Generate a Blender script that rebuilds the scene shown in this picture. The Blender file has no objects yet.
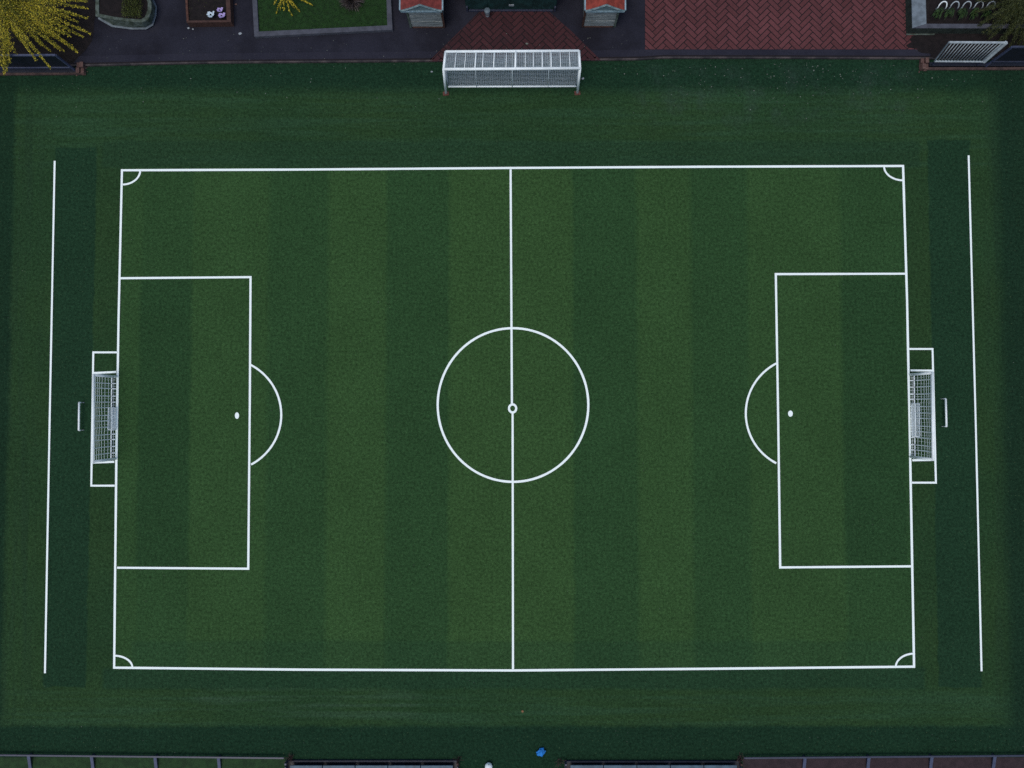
import bpy, bmesh, math, random
from mathutils import Vector, Matrix, Euler, noise as mnoise
random.seed(7)
R = math.radians
scene = bpy.context.scene
col = scene.collection

# ------------------------------------------------------------------ camera
TILT = R(1.88); H = 34.13; F = 1024 * 24 / 36
cam_d = bpy.data.cameras.new('camera'); cam = bpy.data.objects.new('camera', cam_d); col.objects.link(cam)
cam_d.lens = 24; cam_d.sensor_width = 36; cam_d.clip_start = 0.1; cam_d.clip_end = 3000
cam.location = (0, 0, H); cam.rotation_euler = (TILT, 0, 0)
scene.camera = cam

def at(px, py, z=0.0):
    """a surveyed point of the place: where a photo pixel meets the level z"""
    u = px - 512; y = -(py - 384); w = -F
    d = Vector((u, y * math.cos(TILT) - w * math.sin(TILT), y * math.sin(TILT) + w * math.cos(TILT)))
    t = (z - H) / d.z
    return Vector((d.x * t, d.y * t, z))

# ------------------------------------------------------------------ helpers
class MB:
    def __init__(s): s.v = []; s.f = []; s.mi = []; s.m = 0
    def add(s, vs, fs):
        b = len(s.v); s.v += [tuple(v) for v in vs]
        for f in fs: s.f.append(tuple(i + b for i in f)); s.mi.append(s.m)
    def box(s, c, size, rz=0, rx=0, ry=0):
        M = Matrix.Translation(c) @ Euler((rx, ry, rz)).to_matrix().to_4x4()
        hx, hy, hz = [k / 2 for k in size]
        vs = [M @ Vector((x, y, z)) for x in (-hx, hx) for y in (-hy, hy) for z in (-hz, hz)]
        s.add(vs, [(0,1,3,2),(4,6,7,5),(0,4,5,1),(2,3,7,6),(0,2,6,4),(1,5,7,3)])
    def tube(s, pts, r, n=8, r2=None, cap=True):
        pts = [Vector(p) for p in pts]; m = len(pts); rings = []
        for i, p in enumerate(pts):
            t = (pts[min(i+1, m-1)] - pts[max(i-1, 0)]).normalized()
            a = Vector((0,0,1)) if abs(t.z) < .9 else Vector((1,0,0))
            x = t.cross(a).normalized(); y = t.cross(x)
            rr = r if r2 is None else r + (r2 - r) * i / (m - 1)
            rings.append([p + (x * math.cos(2*math.pi*k/n) + y * math.sin(2*math.pi*k/n)) * rr for k in range(n)])
        vs = [v for g in rings for v in g]; fs = []
        for i in range(m - 1):
            for k in range(n):
                fs.append((i*n+k, i*n+(k+1) % n, (i+1)*n+(k+1) % n, (i+1)*n+k))
        if cap: fs += [tuple(range(n-1, -1, -1)), tuple((m-1)*n+k for k in range(n))]
        s.add(vs, fs)
    def prism(s, base, top):
        """side walls + caps between two same-length rings"""
        n = len(base)
        s.add(list(base) + list(top), [(i, (i+1) % n, n+(i+1) % n, n+i) for i in range(n)] + [tuple(range(n-1,-1,-1)), tuple(range(n, 2*n))])
    def ring(s, o0, o1, i1, i0):
        """hollow wall: outer bottom, outer top, inner top, inner bottom"""
        n = len(o0); vs = list(o0)+list(o1)+list(i1)+list(i0); fs = []
        for k in range(4):
            for i in range(n):
                j = (i+1) % n; a = k*n; b = ((k+1) % 4)*n
                fs.append((a+i, a+j, b+j, b+i))
        s.add(vs, fs)
    def ribbon(s, pts, w, z, closed=False, jitter=0.0):
        pts = [Vector((p[0], p[1], 0)) for p in pts]; m = len(pts); L = []; Rr = []
        for i, p in enumerate(pts):
            if closed: a = pts[i-1]; b = pts[(i+1) % m]
            else: a = pts[max(i-1,0)]; b = pts[min(i+1,m-1)]
            d0 = (p - a); d1 = (b - p)
            if d0.length < 1e-6: d0 = d1
            if d1.length < 1e-6: d1 = d0
            n0 = Vector((-d0.y, d0.x, 0)).normalized(); n1 = Vector((-d1.y, d1.x, 0)).normalized()
            n = (n0 + n1).normalized(); k = 1 / max(.4, n.dot(n0))
            h = w/2*k*(1 + random.uniform(-jitter, jitter))
            L.append((p.x + n.x*h, p.y + n.y*h, z)); Rr.append((p.x - n.x*h, p.y - n.y*h, z))
        e = m if closed else m - 1
        s.add(L + Rr, [(m+i, m+(i+1) % m, (i+1) % m, i) for i in range(e)])
    def quad(s, a, b, c, d): s.add([a, b, c, d], [(0,1,2,3)])
    def sphere(s, c, r, n=12, m=8, sz=1.0, fn=None):
        vs = []; fs = []
        for i in range(m + 1):
            t = math.pi * i / m
            for k in range(n):
                p = 2*math.pi*k/n
                d = Vector((math.sin(t)*math.cos(p), math.sin(t)*math.sin(p), math.cos(t)*sz))
                q = 1 if fn is None else fn(d)
                vs.append(Vector(c) + d * r * q)
        for i in range(m):
            for k in range(n): fs.append((i*n+k, (i+1)*n+k, (i+1)*n+(k+1) % n, i*n+(k+1) % n))
        s.add(vs, fs)
    def build(s, name, mat, parent=None, smooth=False, bevel=0, origin=None, weld=True):
        me = bpy.data.meshes.new(name)
        o0 = Vector(origin) if origin is not None else Vector((0,0,0))
        me.from_pydata([tuple(Vector(v) - o0) for v in s.v], [], s.f)
        mats = mat if isinstance(mat, list) else [mat]
        for m in mats: me.materials.append(m)
        if len(mats) > 1:
            me.polygons.foreach_set('material_index', s.mi)
        bm = bmesh.new(); bm.from_mesh(me)
        if weld: bmesh.ops.remove_doubles(bm, verts=bm.verts, dist=1e-5); bmesh.ops.recalc_face_normals(bm, faces=bm.faces)
        bm.to_mesh(me); bm.free()
        if smooth: me.polygons.foreach_set('use_smooth', [True]*len(me.polygons))
        o = bpy.data.objects.new(name, me); o.location = o0
        col.objects.link(o)
        if parent is not None:
            o.parent = parent
            if origin is not None: pass
        if bevel:
            b = o.modifiers.new('bevel', 'BEVEL'); b.width = bevel; b.segments = 2; b.limit_method = 'ANGLE'
        return o

def empty(name, loc, rz=0):
    o = bpy.data.objects.new(name, None); col.objects.link(o); o.location = loc; o.rotation_euler = (0,0,rz); o.empty_display_size = .2
    return o
def tag(o, label=None, cat=None, group=None, kind=None):
    if label: o['label'] = label
    if cat: o['category'] = cat
    if group: o['group'] = group
    if kind: o['kind'] = kind
    return o
def copy_tree(o, parent=None):
    c = o.copy(); col.objects.link(c); c.parent = parent
    for ch in list(o.children): copy_tree(ch, c)
    return c
def struct(mb, name, mat, **k):
    return tag(mb.build(name, mat, **k), kind='structure')

# ------------------------------------------------------------------ materials
class NT:
    def __init__(s, name):
        s.m = bpy.data.materials.new(name); s.m.use_nodes = True; s.t = s.m.node_tree; s.n = s.t.nodes
        s.b = s.n['Principled BSDF']
        g = s.n.new('ShaderNodeNewGeometry'); s.pos = g.outputs['Position']
        sp = s.n.new('ShaderNodeSeparateXYZ'); s.link(s.pos, sp.inputs[0]); s.x, s.y, s.z = sp.outputs
    def link(s, a, b): s.t.links.new(a, b)
    def val(s, sock, v):
        if hasattr(v, 'is_output'): s.link(v, sock)
        else: sock.default_value = v
    def math(s, op, a, b=0.0, c=0.0, clamp=False):
        n = s.n.new('ShaderNodeMath'); n.operation = op; n.use_clamp = clamp
        s.val(n.inputs[0], a); s.val(n.inputs[1], b); s.val(n.inputs[2], c)
        return n.outputs[0]
    def noise(s, scale, detail=2, rough=.5, vec=None, stretch=None, dist=0.0):
        n = s.n.new('ShaderNodeTexNoise'); n.inputs['Scale'].default_value = scale; n.inputs['Detail'].default_value = detail
        n.inputs['Roughness'].default_value = rough; n.inputs['Distortion'].default_value = dist
        v = vec or s.pos
        if stretch:
            mp = s.n.new('ShaderNodeMapping'); mp.inputs['Scale'].default_value = stretch; s.link(v, mp.inputs['Vector']); v = mp.outputs[0]
        s.link(v, n.inputs['Vector']); return n.outputs['Fac']
    def ramp(s, f, a, b, lo=0.0, hi=1.0, smooth=True):
        n = s.n.new('ShaderNodeMapRange'); n.interpolation_type = 'SMOOTHSTEP' if smooth else 'LINEAR'
        s.val(n.inputs['Value'], f)
        n.inputs['From Min'].default_value = a; n.inputs['From Max'].default_value = b
        n.inputs['To Min'].default_value = lo; n.inputs['To Max'].default_value = hi
        return n.outputs['Result']
    def mix(s, f, a, b, mode='MIX'):
        n = s.n.new('ShaderNodeMix'); n.data_type = 'RGBA'; n.blend_type = mode
        s.val(n.inputs['Factor'], f)
        for k, v in ((6, a), (7, b)):
            if hasattr(v, 'is_output'): s.link(v, n.inputs[k])
            else: n.inputs[k].default_value = (*v, 1) if len(v) == 3 else v
        return n.outputs[2]
    def band(s, co, a, b, soft):
        return s.math('MULTIPLY', s.ramp(co, a - soft, a + soft), s.ramp(co, b - soft, b + soft, 1, 0))
    def rect(s, x, y, x0, x1, y0, y1, soft):
        return s.math('MULTIPLY', s.band(x, x0, x1, soft), s.band(y, y0, y1, soft))
    def bump(s, h, strength=.3, dist=.02):
        n = s.n.new('ShaderNodeBump'); n.inputs['Strength'].default_value = strength; n.inputs['Distance'].default_value = dist
        s.link(h, n.inputs['Height']); s.link(n.outputs[0], s.b.inputs['Normal'])
    def gain(s, c, f):
        n = s.n.new('ShaderNodeVectorMath'); n.operation = 'SCALE'; s.link(c, n.inputs[0]); s.val(n.inputs['Scale'], f); return n.outputs[0]
    def color(s, c): s.val(s.b.inputs['Base Color'], c)

def mat(name, c, rough=.7, var=.25, scale=6, metal=0.0, bump=.15, c2=None, spec=.3, fine=60, coat=0):
    t = NT(name); c2 = c2 or tuple(k * (1 - var) for k in c)
    f = t.ramp(t.noise(scale, 4, .6), .35, .65)
    k = t.mix(f, c2, c)
    k = t.gain(k, t.ramp(t.noise(fine, 2), .25, .75, 1 - var*.6, 1 + var*.6, False))
    t.color(k); t.b.inputs['Roughness'].default_value = rough; t.b.inputs['Metallic'].default_value = metal
    t.b.inputs['Specular IOR Level'].default_value = spec
    if bump: t.bump(t.noise(fine, 3), bump, .01)
    return t.m

def leaf_mat(name, cols, spec=.25):
    t = NT(name)
    g = t.n.new('ShaderNodeNewGeometry'); r = g.outputs['Random Per Island']
    cr = t.n.new('ShaderNodeValToRGB'); e = cr.color_ramp.elements
    while len(e) < len(cols): e.new(.5)
    for i, c in enumerate(cols): e[i].position = i / (len(cols)-1); e[i].color = (*c, 1)
    t.link(r, cr.inputs[0]); t.color(cr.outputs[0]); t.b.inputs['Roughness'].default_value = .6
    t.b.inputs['Specular IOR Level'].default_value = spec
    t.b.inputs['Subsurface Weight'].default_value = 0
    return t.m

def X(px, py=410): return at(px, py).x
def Y(py, px=512): return at(px, py).y

def turf_mat():
    t = NT('synthetic_turf')
    wob = t.math('MULTIPLY_ADD', t.noise(1.1, 3), .30, -.15)
    x = t.math('ADD', t.x, wob); y = t.math('ADD', t.y, t.math('MULTIPLY_ADD', t.noise(.9, 3), .3, -.15))
    OL = (.0208, .0480, .0172); DK = (.0130, .0370, .0180)
    LT = (.0315, .0715, .0228); SD = (.0228, .0580, .0208)
    # run-off turf
    c = t.mix(t.ramp(t.noise(.16, 2), .35, .65), (.0180, .0455, .0180), OL)
    # bands along the top and bottom of the run-off
    st = t.noise(1, 4, .6, stretch=(.12, 2.6, 1))
    sv = t.noise(1, 4, .6, stretch=(2.6, .10, 1))
    topz = t.band(t.y, Y(166), Y(60), .25); botz = t.band(t.y, Y(760), Y(690), .25)
    zone = t.math('ADD', topz, botz, clamp=True)
    c = t.mix(t.math('MULTIPLY', zone, t.ramp(st, .42, .66, 0, .6)), c, (.0245, .0610, .0290))
    edge = t.math('ADD', t.ramp(t.x, X(44), X(30), 0, 1), t.ramp(t.x, X(985), X(995), 0, 1), clamp=True)
    c = t.mix(t.math('MULTIPLY', edge, t.ramp(sv, .40, .66, 0, .7)), c, (.0170, .0400, .0185))
    TD = (.0092, .0285, .0150)
    c = t.mix(t.math('MULTIPLY', t.ramp(y, Y(100), Y(82)), .92), c, TD)
    c = t.mix(t.math('MULTIPLY', t.ramp(y, Y(723), Y(729)), .95), c, TD)
    c = t.mix(t.math('MULTIPLY', t.ramp(x, X(12), X(5)), .85), c, (.0090, .0265, .0140))
    c = t.mix(t.math('MULTIPLY', t.ramp(x, X(992), X(1012)), .85), c, (.0090, .0260, .0145))
    # strips by the touchlines
    c = t.mix(t.math('MULTIPLY', t.rect(x, y, X(97), X(925), Y(168), Y(141), .12), .65), c, (.0160, .0420, .0200))
    c = t.mix(t.math('MULTIPLY', t.rect(x, y, X(108), X(920), Y(689), Y(668), .12), .75), c, (.0145, .0410, .0200))
    # mown playing area
    inside = t.rect(t.x, t.y, X(119), X(909), Y(669), Y(168), .04)
    cr = t.n.new('ShaderNodeValToRGB'); e = cr.color_ramp.elements
    x0, x1 = X(110), X(915)
    stops = [(110, .5)]
    for px, v0, v1 in ((140,.5,.2),(190,.2,.68),(267,.68,.05),(327,.05,.85),(386,.85,.0),(449,.0,1),(573,1,.0),(638,.0,.85),(692,.85,.05),(749,.05,.70),(843,.70,.15)):
        stops += [(px-1.2, v0), (px+1.2, v1)]
    stops.append((915, .15))
    stops = [((X(p)-x0)/(x1-x0), v) for p, v in stops]
    while len(e) < len(stops): e.new(.5)
    for i, (p, v) in enumerate(stops): e[i].position = min(1, max(0, p)); 
    for i, (p, v) in enumerate(stops): e[i].color = (v, v, v, 1)
    t.link(t.ramp(x, x0, x1, smooth=False), cr.inputs[0])
    pc = t.mix(cr.outputs[0], SD, LT)
    for a, b in ((138, 190), (843, 905)):
        pc = t.mix(t.math('MULTIPLY', t.rect(x, y, X(a), X(b), Y(567), Y(279), .16), .62), pc, (.0168, .0455, .0178))
    pc = t.mix(t.math('MULTIPLY', t.rect(x, y, X(135), X(905), Y(672), Y(641), .12), .35), pc, (.0170, .0470, .0220))
    c = t.mix(inside, c, pc)
    for a, b in ((50, 91.5), (933, 976)):
        c = t.mix(t.rect(x, y, X(a), X(b), Y(687), Y(147 if a < 100 else 140), .06), c, DK)
    # wear: faint pale streaks on the bottom run-off
    wear = t.math('MULTIPLY', t.rect(t.x, t.y, X(200), X(420), Y(718), Y(692), .5), t.ramp(st, .42, .70, 0, .5))
    c = t.mix(wear, c, (.042, .076, .045))
    wear2 = t.math('MULTIPLY', t.rect(t.x, t.y, X(640), X(930), Y(125), Y(66), .7), t.ramp(t.noise(.8, 4, .65), .42, .75, 0, .35))
    c = t.mix(wear2, c, (.035, .055, .045))
    # patchy wear, mottling, pile
    c = t.gain(c, t.ramp(t.noise(.30, 4, .6), .25, .75, .90, 1.10, False))
    c = t.gain(c, t.ramp(t.noise(2.2, 3, .6), .25, .75, .93, 1.07, False))
    g1 = t.noise(7.5, 2.5, .75)
    c = t.gain(c, t.ramp(g1, .28, .72, .56, 1.46, False))
    c = t.gain(c, t.ramp(t.noise(21, 2, .8), .28, .72, .60, 1.42, False))
    sp = t.ramp(t.noise(11, 1, .5), .68, .77, 0, .45)
    c = t.mix(sp, c, (.075, .115, .055))
    t.color(c); t.b.inputs['Roughness'].default_value = .9; t.b.inputs['Specular IOR Level'].default_value = .03
    t.bump(t.noise(22, 3, .7), .35, .03)
    return t.m

def asphalt_mat(name='asphalt', c=(.0205,.0210,.0310), c2=(.0120,.0118,.0175)):
    t = NT(name)
    k = t.mix(t.ramp(t.noise(.35, 5, .6), .35, .65), c2, c)
    k = t.gain(k, t.ramp(t.noise(25, 2, .7), .28, .72, .72, 1.28, False))
    k = t.mix(t.ramp(t.noise(9, 1), .73, .78, 0, .3), k, (.08, .075, .075))
    k = t.mix(t.ramp(t.noise(.9, 5, .65), .58, .75, 0, .45), k, (.030, .029, .034))
    t.color(k); t.b.inputs['Roughness'].default_value = .85; t.b.inputs['Specular IOR Level'].default_value = .10
    t.bump(t.noise(40, 3, .7), .4, .01); return t.m

def brick_mat(name, c1, c2, joint):
    """laid clay pavers: a shade per paver (random per island)"""
    t = NT(name)
    g = t.n.new('ShaderNodeNewGeometry')
    k = t.mix(g.outputs['Random Per Island'], c1, c2)
    k = t.gain(k, t.ramp(t.noise(.5, 4, .6), .3, .7, .85, 1.12, False))
    k = t.gain(k, t.ramp(t.noise(18, 3, .7), .28, .72, .75, 1.25, False))
    k = t.mix(t.ramp(t.noise(1.7, 4, .6), .6, .72, 0, .4), k, joint)
    t.color(k); t.b.inputs['Roughness'].default_value = .85; t.b.inputs['Specular IOR Level'].default_value = .2
    t.bump(t.noise(30, 3), .3, .01); return t.m

def paint_mat():
    t = NT('line_paint')
    c = t.mix(t.ramp(t.noise(5, 4, .7), .60, .80, 0, .35), (.88, .96, .92), (.50, .62, .58))
    c = t.gain(c, t.ramp(t.noise(28, 3, .7), .25, .75, .85, 1.08, False))
    t.color(c); t.b.inputs['Roughness'].default_value = .7; t.b.inputs['Specular IOR Level'].default_value = .2
    return t.m

def wood_board_mat(name, a, b, stretch):
    t = NT(name)
    f = t.noise(1, 5, .7, stretch=stretch, dist=.6)
    c = t.mix(t.ramp(f, .35, .65), a, b)
    c = t.gain(c, t.ramp(t.noise(30, 3), .25, .75, .8, 1.2, False))
    t.color(c); t.b.inputs['Roughness'].default_value = .75; t.b.inputs['Specular IOR Level'].default_value = .2
    t.bump(f, .4, .02); return t.m

M = {}
M['turf'] = turf_mat(); M['asphalt'] = asphalt_mat(); M['paint'] = paint_mat()
M['gutter'] = asphalt_mat('gutter_concrete', (.024,.024,.035), (.017,.017,.026))
M['brick'] = brick_mat('brick_paver', (.080,.026,.027), (.108,.036,.038), (.048,.023,.025))
M['brick_apron'] = brick_mat('brick_paver_dark', (.038,.0140,.0165), (.054,.0185,.021), (.028,.016,.020))
M['joint'] = mat('paver_joint', (.010,.007,.009), .9)
M['kerb'] = mat('kerb_concrete', (.075,.060,.058), .85, .5, 1.5, c2=(.022,.020,.022))
M['white'] = mat('white_steel', (.84,.90,.89), .4, .10, 3, bump=.03)
M['net'] = mat('net_cord', (.84,.90,.89), .8, .15, 8, bump=0)
M['netg'] = mat('net_cord_grey', (.34,.40,.43), .8, .2, 8, bump=0)
M['rust'] = mat('rusty_pad', (.13,.050,.036), .8, .4, 10)
M['navy'] = mat('navy_steel', (.050,.062,.115), .45, .25, 5, spec=.5)
M['navydark2'] = mat('dark_navy_sill', (.022,.026,.045), .5, .3, 5)
M['navydark'] = mat('navy_screen', (.0085,.0105,.020), .5, .3, 4, spec=.4)
M['rail'] = mat('grey_blue_rail', (.030,.037,.066), .45, .25, 5, spec=.5)
M['timber'] = mat('timber_kerb', (.072,.043,.037), .8, .45, 3, c2=(.035,.022,.020))
M['rubble'] = mat('old_brick', (.115,.068,.055), .85, .5, 9, c2=(.07,.035,.03))
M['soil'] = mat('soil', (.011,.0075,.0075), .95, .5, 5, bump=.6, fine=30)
M['verge'] = mat('verge_grass', (.016,.046,.0125), .9, .4, 3, bump=.5, fine=25)
M['paleblue'] = mat('pale_blue_board', (.065,.12,.165), .5, .35, 3)
M['galv'] = mat('galvanised_steel', (.36,.41,.43), .5, .25, 5)
M['black'] = mat('black_steel', (.012,.013,.020), .45, .2, 5)
M['stone'] = mat('grey_stone', (.17,.19,.19), .85, .45, 6, c2=(.085,.10,.10), bump=.6)
M['palestone'] = mat('pale_coping', (.155,.19,.215), .75, .35, 3)
M['bedkerb'] = mat('bed_kerb_concrete', (.068,.072,.090), .8, .3, 3)
M['lawn'] = mat('bed_lawn', (.0105,.0400,.0060), .9, .4, 5, bump=.6, fine=25)
M['roof'] = mat('orange_red_roof', (.26,.044,.028), .75, .45, 2.5)
M['roof2'] = mat('brick_red_roof', (.20,.038,.031), .75, .45, 2.5)
M['teal'] = wood_board_mat('weathered_teal_wood', (.060,.115,.130), (.215,.270,.275), (1.6, 1, 22))
M['greywood'] = wood_board_mat('weathered_grey_cladding', (.105,.125,.125), (.30,.325,.315), (1.2, 1, 16))
M['tealtrim'] = mat('pale_teal_trim', (.25,.36,.41), .6, .35, 6)
M['brownwood'] = mat('brown_wood', (.060,.029,.022), .75, .35, 5)
M['plank'] = wood_board_mat('brown_plank', (.040,.017,.012), (.105,.048,.033), (2, 2, 14))
M['darkgreen'] = mat('dark_green_cladding', (.012,.042,.040), .6, .45, 3, spec=.3)
M['planterwall'] = mat('algae_stone', (.085,.11,.095), .8, .5, 4, c2=(.030,.042,.028))
M['planterwall2'] = mat('dark_mossy_wall', (.020,.030,.024), .85, .5, 4)
M['gold'] = leaf_mat('golden_leaf', [(.026,.038,.005),(.15,.155,.012),(.42,.35,.026),(.68,.54,.05),(.16,.19,.016)])
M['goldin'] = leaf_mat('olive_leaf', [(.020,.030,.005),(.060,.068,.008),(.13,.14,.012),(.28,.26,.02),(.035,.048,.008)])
M['yellow'] = leaf_mat('yellow_leaf', [(.16,.13,.01),(.42,.33,.02),(.58,.46,.04)])
M['dkleaf'] = leaf_mat('dark_leaf', [(.006,.012,.004),(.028,.038,.010),(.075,.085,.022),(.014,.024,.006)])
M['hedge'] = leaf_mat('hedge_leaf', [(.020,.030,.006),(.052,.068,.012),(.085,.10,.018)])
M['tuft'] = leaf_mat('grey_brown_blade', [(.035,.030,.028),(.085,.070,.068),(.13,.11,.105)])
M['strap'] = leaf_mat('strap_leaf', [(.010,.022,.008),(.030,.060,.016),(.045,.085,.020)])
M['bark'] = mat('bark', (.050,.035,.025), .9, .5, 8)
M['blue'] = mat('blue_cloth', (.018,.23,.68), .7, .45, 12, bump=.4)
M['petw'] = mat('white_petal', (.55,.66,.72), .7, .2, 8)
M['petl'] = mat('lilac_petal', (.42,.33,.62), .7, .25, 8)
M['fleck'] = mat('pale_fleck', (.17,.19,.16), .8, .5, 4)
M['scrap'] = mat('pale_scrap', (.30,.33,.35), .8, .3, 6)
M['brownleaf'] = mat('dry_leaf', (.30,.15,.07), .8, .4, 12)
M['greyblue'] = mat('grey_blue_plastic', (.11,.15,.18), .5, .2, 5)
M['paveb'] = mat('brown_paving', (.033,.020,.023), .85, .35, 3, bump=.4)

# ------------------------------------------------------------------ ground
g = MB(); g.quad((-400,-400,-.25),(400,-400,-.25),(400,400,-.25),(-400,400,-.25)); struct(g, 'ground', mat('far_ground', (.03,.04,.02), .95, .5, .05))
KERB = [(-120,68.5),(85,66.8),(160,65),(230,63.8),(330,63),(430,62.2),(520,61.4),(600,61),(640,60.5),(662,59),(780,59.2),(925,59.8),(1150,60.5)]
kp = [at(*p) for p in KERB]
# turf sheet (one sheet, its far edge follows the kerb)
t_ = MB(); yb = Y(757.2); n = len(kp)
t_.add([(p.x, p.y, 0) for p in kp] + [(p.x, yb-30, 0) for p in kp], [(i, n+i, n+i+1, i+1) for i in range(n-1)])
struct(t_, 'turf', M['turf'])
# verge and paving beyond the bottom fences
def rect_sheet(x0, x1, y0, y1, z): 
    m = MB(); m.quad((x0,y0,z),(x1,y0,z),(x1,y1,z),(x0,y1,z)); return m
xm = X(500, 760)
struct(rect_sheet(-60, X(285,760), yb-30, yb, .004), 'grass_verge', M['verge'])
struct(rect_sheet(X(743,760), 60, yb-30, yb, .004), 'brown_pavement', M['paveb'])
# kerb between path and turf: a real step
PZ = .10
k_ = MB()
for a, b in zip(kp, kp[1:]):
    for z0 in (0,):
        w = .07
        k_.add([(a.x,a.y,-.1),(b.x,b.y,-.1),(b.x,b.y+w,-.1),(a.x,a.y+w,-.1),(a.x,a.y,PZ+.012),(b.x,b.y,PZ+.012),(b.x,b.y+w,PZ+.012),(a.x,a.y+w,PZ+.012)],
               [(4,5,6,7),(0,1,5,4),(2,3,7,6),(0,3,2,1)])
struct(k_, 'kerb', M['kerb'])
p_ = MB(); n = len(kp); yt = Y(-140)
p_.add([(p.x, p.y+.07, PZ) for p in kp] + [(p.x, yt, PZ) for p in kp], [(n+i, i, i+1, n+i+1) for i in range(n-1)])
struct(p_, 'asphalt_path', M['asphalt'])
gt = MB(); gw = .50
gt.add([(p.x, p.y+.13, PZ+.006) for p in kp] + [(p.x, p.y+gw, PZ+.006) for p in kp], [(n+i, i, i+1, n+i+1) for i in range(n-1)])
struct(gt, 'gutter_strip', M['gutter'])
jt = MB(); jt.add([(p.x, p.y+.072, PZ+.010) for p in kp] + [(p.x, p.y+.15, PZ+.010) for p in kp], [(n+i, i, i+1, n+i+1) for i in range(n-1)])
struct(jt, 'painted_kerb_shadow', M['joint'])  # shadow line behind the kerb, painted as a dark strip in the joint colour

# herringbone pavers clipped to a polygon, laid as real blocks
def clip(poly, sub):
    out = poly
    m = len(sub)
    for i in range(m):
        a, b = sub[i], sub[(i+1) % m]; inp = out; out = []
        def side(p): return (b.x-a.x)*(p.y-a.y) - (b.y-a.y)*(p.x-a.x)
        for j in range(len(inp)):
            p, q = inp[j], inp[(j+1) % len(inp)]; sp, sq = side(p), side(q)
            if sp >= 0: out.append(p)
            if sp*sq < 0: out.append(p + (q-p)*(sp/(sp-sq)))
        if len(out) < 3: return []
    return out
def herringbone(name, poly, unit, nlen, material, z, gap=.040, bed=True):
    """2-D herringbone at 45 degrees, width unit, length nlen*unit, clipped by the counter-clockwise polygon"""
    poly = [Vector((p.x, p.y)) for p in poly]
    cx = sum(p.x for p in poly)/len(poly); cy = sum(p.y for p in poly)/len(poly)
    rad = max((p - Vector((cx,cy))).length for p in poly)
    L = unit*nlen; N = int(rad/unit)+3; m = MB(); c45 = math.sqrt(.5)
    def tr(u, v): return Vector((cx + (u-v)*c45, cy + (u+v)*c45))
    for i in range(-N, N):
        for j in range(-N, N):
            k = (i - j) % (2*nlen)
            if k == 0: r = (i*unit, j*unit, i*unit+L, j*unit+unit)       # a paver lying along u
            elif k == 2*nlen-1: r = (i*unit, j*unit, i*unit+unit, j*unit+L)  # along v
            else: continue
            u0,v0,u1,v1 = r[0]+gap/2, r[1]+gap/2, r[2]-gap/2, r[3]-gap/2
            q = clip([tr(u0,v0),tr(u1,v0),tr(u1,v1),tr(u0,v1)], poly)
            if len(q) < 3: continue
            dz = random.uniform(-.002, .002); b = .006
            c = sum(q, Vector((0,0)))/len(q)
            top = [(p.x+(c.x-p.x)*.02, p.y+(c.y-p.y)*.02, z+.012+dz) for p in q]
            base = [(p.x, p.y, z+.001) for p in q]
            kk = len(q)
            m.add(base+top, [(a,(a+1)%kk,kk+(a+1)%kk,kk+a) for a in range(kk)] + [tuple(range(kk,2*kk))])
    s = m.build(name, material); tag(s, kind='structure')
    b_ = MB(); b_.add([(p.x,p.y,z) for p in poly], [tuple(range(len(poly)))]); struct(b_, name+'_bed', M['joint'])
apron = [at(428,61.5,PZ), at(601,60.5,PZ), at(570,30,PZ), at(548,11,PZ), at(480,11,PZ), at(460,31,PZ)]
herringbone('brick_apron', apron, .25, 3, M['brick_apron'], PZ+.010)
pav = [at(645,49.5,PZ), at(1000,49.5,PZ), at(1000,-60,PZ), at(645,-60,PZ)]
herringbone('brick_pavement', pav, .25, 3, M['brick'], PZ+.010)
# bare soil under the golden shrub
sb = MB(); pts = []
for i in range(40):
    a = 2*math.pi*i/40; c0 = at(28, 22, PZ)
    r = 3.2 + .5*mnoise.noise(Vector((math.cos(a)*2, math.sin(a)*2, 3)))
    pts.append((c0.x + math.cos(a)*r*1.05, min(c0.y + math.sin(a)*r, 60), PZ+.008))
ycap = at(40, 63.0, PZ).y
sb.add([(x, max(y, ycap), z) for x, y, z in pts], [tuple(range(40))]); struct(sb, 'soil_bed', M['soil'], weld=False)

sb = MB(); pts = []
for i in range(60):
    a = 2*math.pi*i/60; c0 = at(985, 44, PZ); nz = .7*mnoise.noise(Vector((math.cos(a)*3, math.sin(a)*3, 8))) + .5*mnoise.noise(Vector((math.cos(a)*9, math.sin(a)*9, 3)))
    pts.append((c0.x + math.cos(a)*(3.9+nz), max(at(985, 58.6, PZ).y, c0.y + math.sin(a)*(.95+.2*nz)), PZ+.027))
sb.add(pts, [tuple(range(60))]); struct(sb, 'painted_shade_patch', M['soil'], weld=False)  # shade beside the corner planter, painted as a dark sheet in the soil material

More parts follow.
